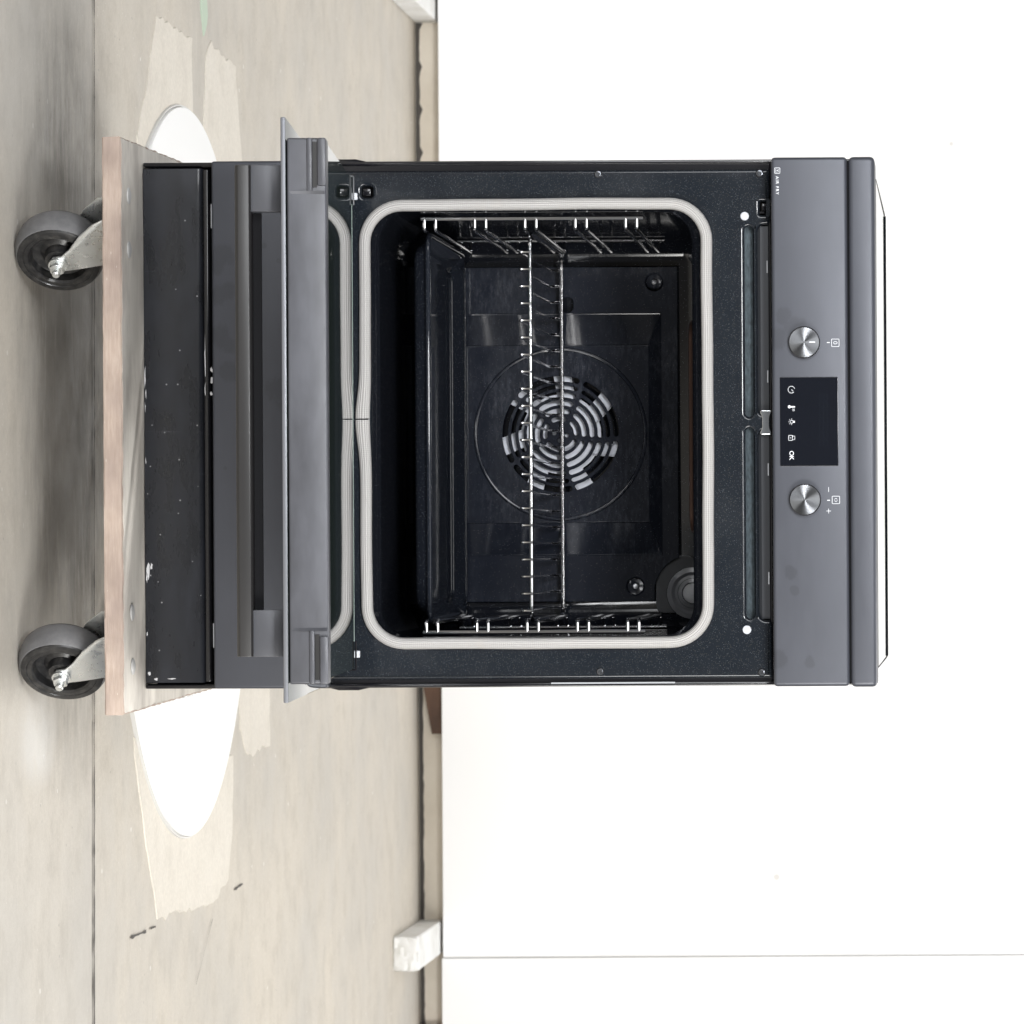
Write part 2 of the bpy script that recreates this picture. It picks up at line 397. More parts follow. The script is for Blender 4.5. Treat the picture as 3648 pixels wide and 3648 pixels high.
def plate(outer, holes=(), t=.003, b=.0008, y=0., bm=None, seg=2, back=False, sup=.0002):
    """flat piece in the XZ plane, front face at y looking at -Y, thickness t, rounded rims"""
    bm = bm or bmesh.new()
    loops = [outer if area2(outer) > 0 else outer[::-1]] + [h if area2(h) < 0 else h[::-1] for h in holes]
    top = [[bm.verts.new((q[0], y, q[1])) for q in offs(lp, b + sup)] for lp in loops]
    flat = [v for lp in top for v in lp]
    for tri in tessellate_polygon([[v.co for v in lp] for lp in top]):
        f = [flat[i] for i in tri]
        if len(set(f)) < 3: continue
        try: face = bm.faces.new(f)
        except ValueError: continue
        face.normal_update()
        if face.normal.y > 0: face.normal_flip()
    for lp, tv in zip(loops, top):
        prev = tv
        for k in range(0, seg + 1):
            a = R(90) * k / seg
            ring = [bm.verts.new((q[0], y + b * (1 - math.cos(a)), q[1])) for q in offs(lp, b * (1 - math.sin(a)))]
            for i in range(len(lp)): bm.faces.new((prev[i - 1], ring[i - 1], ring[i], prev[i]))
            prev = ring
        ring = [bm.verts.new((q[0], y + t, q[1])) for q in lp]
        for i in range(len(lp)): bm.faces.new((prev[i - 1], ring[i - 1], ring[i], prev[i]))
        if back and lp is loops[0]:
            try: bm.faces.new(ring[::-1])
            except ValueError: pass
    return bm
def prism(poly, x0, x1, bev=0., bm=None, seg=2):
    """(y,z) outline extruded along X"""
    nb = bmesh.new(); A = [nb.verts.new((x0, p[0], p[1])) for p in poly]; B = [nb.verts.new((x1, p[0], p[1])) for p in poly]
    nb.faces.new(A); nb.faces.new(B[::-1])
    for i in range(len(poly)): nb.faces.new((A[i - 1], B[i - 1], B[i], A[i]))
    bmesh.ops.recalc_face_normals(nb, faces=nb.faces)
    if bev: bmesh.ops.bevel(nb, geom=nb.edges[:], offset=bev, segments=seg, profile=.5, affect='EDGES', clamp_overlap=True)
    return add(bm, nb)
def loft(sections, bm=None, cap_end=False, cap_start=False, flip=False):
    """sections: lists of equal numbers of points"""
    bm = bm or bmesh.new(); rings = [[bm.verts.new(p) for p in s] for s in sections]
    for A, B in zip(rings, rings[1:]):
        for i in range(len(A)):
            f = (A[i - 1], A[i], B[i], B[i - 1]); bm.faces.new(f[::-1] if flip else f)
    if cap_end: bm.faces.new(rings[-1][::-1] if flip else rings[-1])
    if cap_start: bm.faces.new(rings[0] if flip else rings[0][::-1])
    return bm
def text(body, x, z, size, y, parent, name, mat, spacing=1.0, bold=0.):
    cu = bpy.data.curves.new('t', 'FONT'); cu.body = body; cu.size = size; cu.space_character = spacing; cu.extrude = .0001; cu.offset = bold; cu.resolution_u = 3
    to = bpy.data.objects.new('t', cu); sc.collection.objects.link(to)
    me = bpy.data.meshes.new_from_object(to.evaluated_get(bpy.context.evaluated_depsgraph_get()))
    bpy.data.objects.remove(to); bm = bmesh.new(); bm.from_mesh(me); bpy.data.meshes.remove(me)
    bmesh.ops.transform(bm, matrix=FRONT(x, y, z), verts=bm.verts)
    return obj(name, bm, mat, parent, smooth=False)

# ------------------------------------------------------------------ the setting: floor, rear wall
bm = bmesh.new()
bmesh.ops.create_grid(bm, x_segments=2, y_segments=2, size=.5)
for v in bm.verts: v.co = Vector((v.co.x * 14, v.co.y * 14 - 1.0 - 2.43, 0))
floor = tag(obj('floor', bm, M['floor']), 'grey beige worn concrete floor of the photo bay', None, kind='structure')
def rag(poly, step, amp):
    out = []
    for i in range(len(poly)):
        a, b = Vector(poly[i]), Vector(poly[(i + 1) % len(poly)]); n = max(1, int((b - a).length / step))
        nr = Vector((-(b - a).y, (b - a).x)).normalized()
        for k in range(n): out.append(a.lerp(b, k / n) + nr * random.uniform(-amp, amp))
    return [(p.x, p.y) for p in out]
def sheet(name, poly, z0, z1, mat, parent=floor):
    bm = bmesh.new(); poly = poly if area2(poly) > 0 else poly[::-1]
    top = [bm.verts.new((p[0], p[1], z1)) for p in offs(poly, .002)]; low = [bm.verts.new((p[0], p[1], z0)) for p in poly]
    for tri in tessellate_polygon([[v.co for v in top]]):
        f = bm.faces.new([top[i] for i in tri]); f.normal_update()
        if f.normal.z < 0: f.normal_flip()
    for i in range(len(top)): bm.faces.new((low[i - 1], low[i], top[i], top[i - 1]))
    return obj(name, bm, mat, parent, smooth=False)
sheet('cement_patch', rag([(-.575, .84), (-.575, 1.10), (-.46, 1.10), (-.40, 1.02), (-.36, .72), (-.40, .70), (-.478, .775)], .02, .005), -.002, .0015, M['cement'])
sheet('cement_patch', rag([(-.585, 1.25), (-.575, 1.45), (-.44, 1.50), (-.30, 1.47), (-.36, 1.2), (-.47, 1.19), (-.563, 1.205)], .02, .005), -.002, .0015, M['cement'])
sheet('cement_patch', rag([(.38, .655), (.47, .705), (.628, .81), (.636, 1.245), (.615, 1.35), (.53, 1.395), (.44, 1.40), (.40, 1.0)], .02, .005), -.002, .0015, M['cement'])
sheet('cement_patch', rag([(.30, 1.46), (.31, 1.72), (.435, 1.73), (.445, 1.53), (.40, 1.45)], .02, .006), -.002, .0015, M['cement'])
for a, b, wd in (((-.9, .442), (-.20, .423), .003), ((-.20, .423), (.35, .408), .0035), ((.35, .408), (1.1, .387), .0045), ((.634, .63), (.634, .73), .0024), ((.6335, .76), (.634, .795), .0014), ((.633, 1.40), (.630, 1.47), .0022), ((.66, 1.217), (.74, 1.085), .0007)):
    A, B = Vector(a), Vector(b); nr = Vector((-(B - A).y, (B - A).x)).normalized(); n_ = int((B - A).length / .012)
    lft = [A.lerp(B, k / n_) + nr * (wd * random.uniform(.1, 1.2)) for k in range(n_ + 1)]
    rgt = [A.lerp(B, k / n_) - nr * (wd * random.uniform(.1, 1.2)) for k in range(n_ + 1)]
    bm = bmesh.new(); L_ = [bm.verts.new((p.x, p.y, .002)) for p in lft]; R_ = [bm.verts.new((p.x, p.y, .002)) for p in rgt]
    for k in range(n_): bm.faces.new((R_[k], R_[k + 1], L_[k + 1], L_[k]))
    obj('crack', bm, M['crack'], floor, smooth=False)
sheet('spray_mark', rag([(-.70, 1.15), (-.70, 1.22), (-.60, 1.215), (-.585, 1.19), (-.64, 1.165)], .02, .006), -.002, .0022, M['green'])
bm = box(-3.5, 3.5, 3.515, 3.60, -.01, 3.2)
wall = tag(obj('wall', bm, M['plaster']), 'beige plaster rear wall showing below the white panels', None, kind='structure')

gap = [(-3.4, .0005)] + [(3.4, .0005)] + [(3.4 - .012 * k, .0085 + random.uniform(-.001, .001) + (.006 * max(0, math.sin(k * .9)) ** 6 if k > 330 else 0)) for k in range(567)]
obj('floor_gap', plate(gap, (), .0005, .0001, 3.5143, seg=1, sup=.00001), M['crack'], wall, smooth=False)
# white panels standing on feet
for x0, x1, zb, lab in ((-2.4, .926, .052, 'wide white photo backdrop panel behind the cooker'), (.9278, 2.6, .0495, 'narrower white backdrop panel at the right beyond the seam')):
    tag(obj('white_panel', box(x0, x1, 3.455, 3.470, zb, 2.9, .001, 1), M['white_wall']), lab, 'panel', 'white backdrop panels')
for x0, x1, y0, lab in ((.857, .921, 3.125, 'short white painted timber foot under the panel seam at right'), (-.963, -.897, 2.95, 'long white painted timber foot under the left of the wide panel')):
    bm = box(x0, x1, y0, 3.512, .0, .046, .002, 1)
    bmesh.ops.subdivide_edges(bm, edges=[e for e in bm.edges if e.calc_length() > .03], cuts=6, use_grid_fill=True)
    for v in bm.verts:
        if v.co.y < y0 + .01: v.co += Vector((random.uniform(-.0015, .0015), random.uniform(-.004, .002), random.uniform(-.001, .0015) if v.co.z > .02 else 0))
    tag(obj('panel_foot', bm, M['foot']), lab, 'timber foot', 'feet of the white panels')
bp = [(-.10, .004), (.345, .0035), (.493, .029), (.493, .16), (-.10, .16)]
bm = bmesh.new(); fa = [bm.verts.new((x, 3.484, z)) for x, z in bp]; bk = [bm.verts.new((x, 3.500, z)) for x, z in bp]
bm.faces.new(fa); bm.faces.new(bk[::-1])
for i in range(len(bp)): bm.faces.new((fa[i - 1], bk[i - 1], bk[i], fa[i]))
bmesh.ops.recalc_face_normals(bm, faces=bm.faces)
tag(obj('board_offcut', bm, M['offcut']), 'dark brown board end seen under the white panel right of the cooker', 'board')
tag(obj('timber_block', box(1.062, 1.15, 3.475, 3.51, 0, .09, .002, 1), M['rust']), 'orange brown timber block under the right hand white panel', 'timber block')
# turntable let into the floor
tt = root('turntable', (.031, 1.03, 0), 'large round white turntable set in the floor behind the trolley', 'turntable')
obj('disc', lathe([(0, .009), (.495, .009), (.4980, .008), (.4985, .0)], 160, tf=Matrix.Translation((.031, 1.03, 0))), M['turntable'], tt)
obj('rim', lathe([(.4992, .0), (.4992, .0045), (.5015, .0045), (.5025, .0)], 160, tf=Matrix.Translation((.031, 1.03, 0))), M['turn_edge'], tt)

# ------------------------------------------------------------------ trolley
dolly = root('dolly', (0, .19, 0), 'flat wooden furniture dolly on four casters carrying the cooker', 'dolly')
ZD0, ZD1 = .122, .1434
def deckpoly(n=60):
    c = [(-.315, -.121), (.3225, -.121), (.309, .5), (-.326, .5)]; out = []
    for i in range(4):
        a, b = Vector(c[i]), Vector(c[(i + 1) % 4]); nr = Vector((-(b - a).y, (b - a).x)).normalized()
        for k in range(n): out.append(a.lerp(b, k / n) + nr * (random.uniform(-.0004, .0004) if k else 0))
    return out
dp = deckpoly()
bm = bmesh.new(); rings = []
prof = [(ZD0, .001), (ZD0 + .0015, 0), (ZD1 - .002, 0), (ZD1, .0018)]
for z, ins in prof:
    rings.append([bm.verts.new((p[0] * (1 - ins / .3) + random.uniform(-.0006, .0006), p[1] + (ins if p[1] < .2 else -ins) + (random.uniform(0, .0016) if random.random() < .3 else 0), z + (random.uniform(-.0010, .0004) if z > .13 and ins > .001 else 0))) for p in dp])
for A, B in zip(rings, rings[1:]):
    for i in range(len(A)):
        f = bm.faces.new((A[i - 1], A[i], B[i], B[i - 1])); f.material_index = 1
bm.faces.new(rings[-1]); bm.faces.new(rings[0][::-1])
obj('deck', bm, [M['deck'], M['deck_edge']], dolly)
for x, y in ((-.253, -.082), (-.193, -.081), (.21, -.075), (.27, -.072)):
    obj('bolt_head', lathe([(0, .0028), (.004, .0026), (.0085, .0012), (.0095, 0)], 20, tf=Matrix.Translation((x, y, ZD1))), M['bolt'], dolly)
def caster(kx, ky, ang):
    tf = Matrix.Translation((kx, ky, 0)) @ Matrix.Rotation(R(ang), 4, 'Z')
    e = bpy.data.objects.new('caster', None); sc.collection.objects.link(e); e.parent = dolly
    def part(name, bm, mat, sharp=32, world=False):
        if not world: bmesh.ops.transform(bm, matrix=tf, verts=bm.verts)
        return obj(name, bm, mat, e, sharp)
    axle = Vector((0, .038, .0505))
    WX = Matrix.Translation(axle) @ Matrix.Rotation(R(90), 4, 'Y')
    # tyre: crowned tread
    part('tyre', lathe([(.046, -.0158), (.0475, -.0150), (.0490, -.0115), (.0502, -.006), (.0505, 0), (.0502, .006), (.0490, .0115), (.0475, .0150), (.046, .0158)], 56, tf=WX), M['rubber'])
    rp = [(.0470, .0152), (.0462, .0170), (.0435, .0180), (.0400, .0182), (.0392, .0172), (.0375, .0176), (.0345, .0172), (.0325, .0150), (.031, .006), (.022, .004), (.0165, .007), (.0150, .0175), (.009, .0180)]
    part('wheel_disc', lathe(rp + [(r, -z) for r, z in rp[::-1]], 48, tf=WX), M['rim'])
    # fork: two arms and a crown
    for s in (1, -1):
        pr = [(.048, .045), (.0485, .055), (.045, .075), (.040, .113), (-.028, .1135), (-.022, .098), (-.004, .080), (.016, .066), (.026, .056), (.028, .046), (.036, .0405)]
        b2 = prism(pr, s * .0205, s * .0232, .0006)
        for v in b2.verts:
            if v.co.z > .1: v.co.x -= s * .0035 * (v.co.z - .1) / .013
        part('fork_arm', b2, M['zinc'])
    b2 = lathe([(0, .1195), (.030, .1195), (.0335, .1165), (.0335, .1135), (.024, .1085), (0, .1085)], 36)
    part('swivel_head', b2, M['zinc'])
    b2 = bmesh.new()
    bmesh.ops.create_cone(b2, segments=6, radius1=.0088, radius2=.0088, depth=.008, cap_ends=True)
    bmesh.ops.bevel(b2, geom=b2.edges[:], offset=.0008, segments=1, affect='EDGES')
    b2 = lathe([(.0105, -.006), (.0105, -.0035), (.0, -.0035)], 24, b2)
    b2 = lathe([(.0045, .0), (.0045, .0105), (.0035, .012), (0, .012)], 16, b2)
    bmesh.ops.transform(b2, matrix=Matrix.Translation(axle + Vector((.0290, 0, 0))) @ Matrix.Rotation(R(90), 4, 'Y'), verts=b2.verts)
    part('axle_nut', b2, M['zinc'])
    b2 = lathe([(0, .0), (.0085, 0), (.0085, -.004), (0, -.005)], 12, tf=Matrix.Translation(axle + Vector((-.0232, 0, 0))) @ Matrix.Rotation(R(90), 4, 'Y'))
    part('axle_bolt', b2, M['zinc'])
    part('top_plate', box(kx - .042, kx + .042, ky - .036, ky + .036, .1192, .122, .0008, 1), M['zinc'], world=True)
caster(-.224, -.028, -42)
caster(.2405, -.022, -42)
caster(-.226, .39, 0)
caster(.277, .39, 0)

# ------------------------------------------------------------------ the cooker
ZB = ZD1 + .0005
ck = root('cooker', (0, .29, ZB), 'freestanding dark grey oven cooker with its door hanging open, on the dolly', 'cooker')
# side walls, back, floor pan
for s in (-1, 1):
    pts = [(.0, ZB), (.585, ZB), (.585, .952), (.0, .952)]
    obj('side_panel', prism(pts, s * .2930, s * .2972, .0012), M['side'], ck)
    # flared hinge cover low on the side
    b2 = tube([(s * .2945, .0045, ZB + .002), (s * .2950, .004, .352), (s * .2972, .003, .362), (s * .2972, .003, .384), (s * .2948, .004, .396), (s * .2945, .0045, .853)], [.0028, .0028, .003, .003, .0028, .0028], 10)
    obj('side_trim', b2, M['side'], ck)
obj('back_panel', box(-.292, .292, .560, .584, ZB + .01, .95), M['black'], ck)
obj('bottom_pan', box(-.292, .292, .03, .555, ZB + .012, ZB + .018), M['black'], ck)
obj('lower_shell', box(-.292, .292, .016, .030, ZB + .01, .345), M['black'], ck)
# plinth
pl = obj('plinth', prism([(.0, ZB), (-.0005, ZB + .062), (.001, ZB + .0655), (.004, ZB + .067), (.012, ZB + .067), (.012, ZB)], -.2905, .2905, .0006, None, 1), M['plinth'], ck)
obj('plinth_lip', prism([(.003, ZB + .0675), (.003, ZB + .0725), (.0055, ZB + .0745), (.014, ZB + .0745), (.014, ZB + .0675)], -.2895, .2895, .0008), M['side'], ck)
for x in (-.2785, .2795):
    sb = obj('screw', lathe([(.0045, 0), (.0045, .001), (.0028, .0022), (.0026, .0014), (0, .0014)], 16, tf=FRONT(x, .0155, .2215)), M['gloss_black'], ck)
for x0, x1 in ((-.2507, -.2231), (.2234, .2513)):
    obj('runner_clip', plate(rrect(x0, x1, .2195, .2262, .001), [circ(x0 + .0065, .2255, .0011, 8), circ(x1 - .0065, .2255, .0011, 8)], .002, .0004, .004), M['white_plastic'], ck)
def scuff(cx, cz, lx, lz, y, n_=10):
    pts = []
    for k in range(n_):
        a = 2 * math.pi * k / n_; q = random.uniform(.35, 1.0); pts.append((cx + lx * q * math.cos(a), cz + lz * q * math.sin(a)))
    obj('scuff', plate(pts, (), .0003, .00005, y, seg=1, sup=.00001), M['scuff'], pl, smooth=False)
for cx, cz, lx, lz in ((-.055, ZB + .0012, .020, .0011), (-.035, ZB + .0022, .008, .0007), (.165, ZB + .0040, .012, .0026), (.158, ZB + .0075, .006, .0018), (.172, ZB + .0022, .009, .0012), (.235, ZB + .0022, .004, .001), (.28, ZB + .0040, .004, .0020), (.286, ZB + .012, .002, .003), (-.02, ZB + .0012, .010, .0006), (.04, ZB + .0016, .006, .0006), (.286, ZB + .030, .001, .006)):
    scuff(cx, cz, lx, lz, -.0009 )
for cx, cz, lx, lz in ((-.075, .2132, .030, .0009), (-.040, .2130, .012, .0007), (-.063, .2200, .004, .0018), (-.052, .2200, .005, .0026), (-.036, .2195, .003, .0016)):
    scuff(cx, cz, lx, lz, -.0012 if cz < .2145 else .0022)
# drawer front
dr = obj('drawer_front', box(-.2968, .2968, -.020, .010, .2245, .352, .003, 3), M['drawer'], ck)
# ---- front frame with opening, slots and holes
OX, OZ0, OZ1 = .2415, .4005, .7745
slots = []
for x0, x1 in ((-.2216, -.0064), (.0064, .2216)):
    slots.append(rrect(x0, x1, .8230, .8320, .0044))
holes = [rrect(-OX, OX, OZ0, OZ1, .036, 8)] + slots + [rrect(-.2695, -.2565, .3905, .4035, .003, 3), rrect(-.2500, -.2345, .8405, .8485, .001, 2)]
# lower row of slots opens behind the control panel: cut from the top rim
outer = [(-.2865, .353), (.2885, .353), (.2885, .8515), (.2216 + .002, .8515), (.2216 + .002, .8420), (.2180, .8375), (.0125, .8375), (.0085, .8415), (.0085, .8515), (-.0085, .8515), (-.0085, .8415), (-.0125, .8375), (-.2180, .8375), (-.2236, .8420), (-.2236, .8515), (-.2865, .8515)]
def densify(p, r, idx_r=None):
    q = fillet([Vector((a, b, 0)) for a, b in p], r, 4, True); return [(v.x, v.y) for v in q]
outer = densify(outer, .0035)
fr = obj('front_frame', plate(outer, holes, .006, .0036, 0., seg=5, sup=.0006), M['enamel'], ck, 50)
obj('frame_flange', plate(densify([(-.2948, .35), (.2948, .35), (.2948, .853), (-.2948, .853)], .004), [rrect(-.2455, .2455, .397, .778, .04, 8), rrect(-.2275, .2275, .818, .8535 - .004, .003, 3), rrect(-.272, -.254, .388, .406, .003, 3), rrect(-.2525, -.232, .838, .8498, .001, 2)], .008, .0025, .0035, seg=3), M['side'], ck, 50)
obj('vent_back', box(-.2275, .2275, .0135, .0155, .817, .8355), M['teal'], ck)
b2 = prism([(.0135, .8365), (.0085, .8375), (.0065, .8405), (.0065, .8497), (.0135, .8497)], -.222, .222)
obj('vent_deflector', b2, newmat('vent_grey', (.05, .053, .06), .3, .3), ck)
b2 = plate(densify([(-.0135, .8385), (-.007, .842), (.007, .842), (.0135, .8385), (.0135, .8535), (.007, .8500), (-.007, .8500), (-.0135, .8535)], .004), (), .0016, .0005, -.0012)
obj('vent_strap', b2, M['strap'], ck)
obj('hinge_pocket', box(-.2725, -.2535, .0117, .03, .387, .4065), M['black'], ck)
obj('hinge_hook', box(-.2670, -.2590, .004, .0115, .3915, .4005, .001), M['side'], ck)
obj('latch_pocket', box(-.2527, -.2318, .0117, .03, .837, .8505), M['black'], ck)
obj('latch', prism([(.003, .8425), (.0105, .8425), (.0105, .8475), (.006, .8475), (.006, .8455), (.003, .8455)], -.2475, -.2395, .0005), M['side'], ck)
obj('tooth', box(-.2385, -.2360, .001, .01, .8400, .8460, .0005, 1), M['side'], ck)
for x, z in ((-.2812, .8405), (.2824, .8400), (-.2812, .6583), (.2806, .6575)):
    s_ = obj('screw', lathe([(.0046, 0), (.0046, .0008), (.0036, .0022), (.0022, .0024), (.0019, .0012), (0, .0012)], 18, tf=FRONT(x, 0, z)), M['screw'], ck)
for x, z in ((-.2331, .8235), (.2341, .8235)):
    obj('buffer_dot', lathe([(.0049, 0), (.0048, .0014), (.0040, .0020), (0, .0022)], 20, tf=FRONT(x, 0, z)), M['white_plastic'], ck)
for x in (-.2577, .2592):
    obj('hinge_tab', box(x - .0040, x + .0040, -.004, .0005, .3785, .3865, .0012), M['white_plastic'], ck)
for x in (-.176, -.052, .053, .176):
    obj('vent_clip', box(x - .0070, x + .0070, .0030, .0050, .8478, .8490, .0003, 1), M['white_plastic'], ck)
obj('edge_strip', box(.2925, .2942, -.0002, .0004, .602, .742), M['strip_grey'], ck)  # thin grey strip on the right edge of the frame
# ---- cavity
def sec(hx, z0, z1, r, y, n=8): return [(p[0], y, p[1]) for p in rrect(-hx, hx, z0, z1, r, n)]
b2 = loft([sec(.2412, .4008, .7742, .036, .0045), sec(.2408, .4035, .768, .036, .012), sec(.2405, .4065, .7625, .035, .018), sec(.2405, .4085, .7625, .034, .03), sec(.2400, .4095, .7620, .032, .33), sec(.2395, .4095, .7620, .032, .398),
           sec(.2370, .4115, .760, .030, .411), sec(.2305, .4180, .7535, .026, .4225), sec(.2230, .4255, .746, .02, .4285), sec(.2150, .4335, .738, .014, .4310)], cap_end=True)
cav = obj('cavity', b2, M['cavity'], ck, 60)
# gasket: swept flat braid with a joint at the bottom
gp = rrect(-.2477, .2477, .3945, .7805, .0425, 10)
dense = []
for i in range(len(gp)):
    a, b = Vector(gp[i]), Vector(gp[(i + 1) % len(gp)]); n_ = max(1, int((b - a).length / .006))
    for k in range(n_): dense.append(a.lerp(b, k / n_))
# start just right of the joint at x = -.004 on the bottom edge
j = min(range(len(dense)), key=lambda i: (dense[i].x + .004) ** 2 + (dense[i].y - .3945) ** 2)
dense = dense[j:] + dense[:j + 1]
dense[0] = dense[0].lerp(dense[1], .13); dense[-1] = dense[-1].lerp(dense[-2], .13)
bm = bmesh.new(); uvl = bm.loops.layers.uv.new('UVMap'); SEG = 18; rings = []; dist = 0; L_ = []
n_ = len(dense)
for i, p in enumerate(dense):
    q0, q1 = dense[max(i - 1, 0)], dense[min(i + 1, n_ - 1)]; t = (q1 - q0).normalized(); nr = Vector((t.y, -t.x))
    if i: dist += (p - dense[i - 1]).length
    L_.append(dist)
    rings.append((p, nr))
tot = dist
bmr = []
for i, (p, nr) in enumerate(rings):
    d = min(L_[i], tot - L_[i])
    fl = math.exp(-(d / .035) ** 2)
    wob = .0004 * math.sin(L_[i] * 17) + .0002 * math.sin(L_[i] * 47 + 1)
    hw = .0066 + .0016 * fl; hh = .0062 - .0022 * fl
    off = .0 + .0038 * fl + wob * (1 - fl)
    c = Vector((p.x, -.0015, p.y)) + Vector((nr.x, 0, nr.y)) * off
    ring = []
    for k in range(SEG):
        a = 2 * math.pi * k / SEG
        ca, sa = math.cos(a), math.sin(a)
        sq = lambda x: math.copysign(abs(x) ** .8, x)
        ring.append(bm.verts.new(c + Vector((nr.x, 0, nr.y)) * (hw * sq(ca)) + Vector((0, -1, 0)) * (hh * sq(sa))))
    bmr.append(ring)
for i in range(n_ - 1):
    for k in range(SEG):
        k2 = (k + 1) % SEG
        f = bm.faces.new((bmr[i][k], bmr[i + 1][k], bmr[i + 1][k2], bmr[i][k2]))
        for lp, (uu, vv) in zip(f.loops, ((L_[i], k / SEG), (L_[i + 1], k / SEG), (L_[i + 1], (k + 1) / SEG), (L_[i], (k + 1) / SEG))): lp[uvl].uv = (uu, vv)
bm.faces.new(bmr[0]); bm.faces.new(bmr[-1][::-1])
bmesh.ops.recalc_face_normals(bm, faces=bm.faces)
obj('door_seal', bm, M['gasket'], ck, 60)
# fan cover: margin plate, raised centre, grille
fc_c = (0., .5755)
bars = [.0238, .0336, .0435, .0536, .0626]; hw_b = .0020; hub_r = .0163; edge_r = .0714
rad = [hub_r] + [x for b_ in bars for x in (b_ - hw_b, b_ + hw_b)] + [edge_r]
slots_ = []
for ri in range(6):
    r0, r1 = rad[2 * ri], rad[2 * ri + 1]
    for a in (153.7, 81, 8, -62.5, -134):
        nxt = a + 72.6; tw = (ri - 2.5) * 1.6
        rm = (r0 + r1) / 2; half = math.degrees(.0026 / rm) ; capd = math.degrees((r1 - r0) / 2 / rm)
        a0, a1 = R(a + tw + half + capd), R(nxt + tw - half - capd); pts = []
        for k in range(13):
            t = a0 + (a1 - a0) * k / 12; pts.append((fc_c[0] + r1 * math.cos(t), fc_c[1] + r1 * math.sin(t)))
        for k in range(1, 5):
            u_ = math.pi * k / 5; cx, cy = rm * math.cos(a1), rm * math.sin(a1); q = a1 + u_
            pts.append((fc_c[0] + cx + (r1 - r0) / 2 * math.cos(q), fc_c[1] + cy + (r1 - r0) / 2 * math.sin(q)))
        for k in range(13):
            t = a1 + (a0 - a1) * k / 12; pts.append((fc_c[0] + r0 * math.cos(t), fc_c[1] + r0 * math.sin(t)))
        for k in range(1, 5):
            u_ = math.pi * k / 5; cx, cy = rm * math.cos(a0), rm * math.sin(a0); q = a0 + math.pi + u_
            pts.append((fc_c[0] + cx + (r1 - r0) / 2 * math.cos(q), fc_c[1] + cy + (r1 - r0) / 2 * math.sin(q)))
        slots_.append(pts)
hubh = [circ(fc_c[0] + .0078 * math.cos(a), fc_c[1] + .0078 * math.sin(a), .0026, 10) for a in (R(80), R(170), R(260), R(350))]
YM, YC = .4215, .4075
cz0, cz1 = .428, .684
b2 = plate([(-.108, cz0), (.108, cz0), (.108, cz1), (-.108, cz1)], slots_ + hubh, .0022, .0005, YC, seg=1)
def quad(bm, *p): bm.faces.new([bm.verts.new(q) for q in p])
# slopes from raised centre to margin
quad(b2, (-.148, YM, cz0), (-.108, YC + .0002, cz0), (-.108, YC + .0002, cz1), (-.148, YM, .698))
quad(b2, (.108, YC + .0002, cz0), (.148, YM, cz0), (.148, YM, .698), (.108, YC + .0002, cz1))
quad(b2, (-.108, YC + .0002, cz1), (.108, YC + .0002, cz1), (.148, YM, .698), (-.148, YM, .698))
lc = (.196, .7352); cut = []
for k in range(9):
    a = R(262 - (262 - 200) * k / 8); cut.append((lc[0] + .047 * math.cos(a), lc[1] + .047 * math.sin(a)))
cut = [(.2055, cut[0][1])] + cut + [(cut[-1][0], .7185)]
mo = [(-.2055, cz0 - .006), (-.148, cz0 - .006), (-.148, .698), (.148, .698), (.148, cz0 - .006), (.2055, cz0 - .006)] + cut + [(-.2055, .7185)]
dents = [(-.1868, .6900), (.1872, .6650)]
b2 = plate(mo, [circ(x, z, .0112, 20) for x, z in dents] + [rrect(-.1685, -.150, .5705, .5905, .006, 4)], .010, .0007, YM, b2, seg=1)
cover = obj('fan_cover', b2, M['cover'], ck, 24)
obj('cover_bead', lathe([(.1015, 0), (.1025, .0016), (.1040, .0021), (.1055, .0016), (.1065, 0)], 96, tf=FRONT(fc_c[0], YC, fc_c[1])), M['cover'], cover)
for x, y, za, zb in ((-.108, YC, cz0, cz1), (.108, YC, cz0, cz1), (-.148, YM, cz0, .698), (.148, YM, cz0, .698)):
    obj('crease', tube([(x, y + .0004, za), (x, y + .0004, zb)], .0011, 8), M['cover'], cover)
for s_ in (-1, 1): obj('crease', tube([(s_ * .108, YC + .0004, cz1), (s_ * .148, YM + .0004, .698)], .0011, 8), M['cover'], cover)
for x, z in dents:
    obj('dimple', lathe([(.0112, .0), (.0095, -.0042), (.005, -.0050), (0, -.0050)], 24, tf=FRONT(x, YM + .0006, z)), M['cover'], cover)
    obj('screw', lathe([(.0036, 0), (.0036, .0012), (.0026, .0024), (0, .0028)], 14, tf=FRONT(x, YM + .0052, z)), M['steel'], cover)
# fan behind the grille
fan = bpy.data.objects.new('fan', None); sc.collection.objects.link(fan); fan.parent = ck
obj('fan_disc', lathe([(0, .002), (.018, .002), (.0205, .0), (.049, 0), (.049, -.001)], 48, tf=FRONT(0, .4185, .5755)), M['fan'], fan)
for k in range(7):
    a = R(12 + k * 360 / 7)
    b2 = box(.026, .0760, -.0100, .0110, -.0005, .0005, 0, 1)
    b2 = box(.040, .0735, -.009, -.008, -.008, .0005, 0, 1, b2)
    bmesh.ops.transform(b2, matrix=FRONT(0, .4182 + .0004 * (k % 2), .5755) @ Matrix.Rotation(a, 4, 'Z') @ Matrix.Translation((.036, 0, 0)) @ Matrix.Rotation(R(24), 4, 'Z') @ Matrix.Translation((-.036, 0, 0)), verts=b2.verts)
    obj('fan_blade', b2, M['fan'], fan)
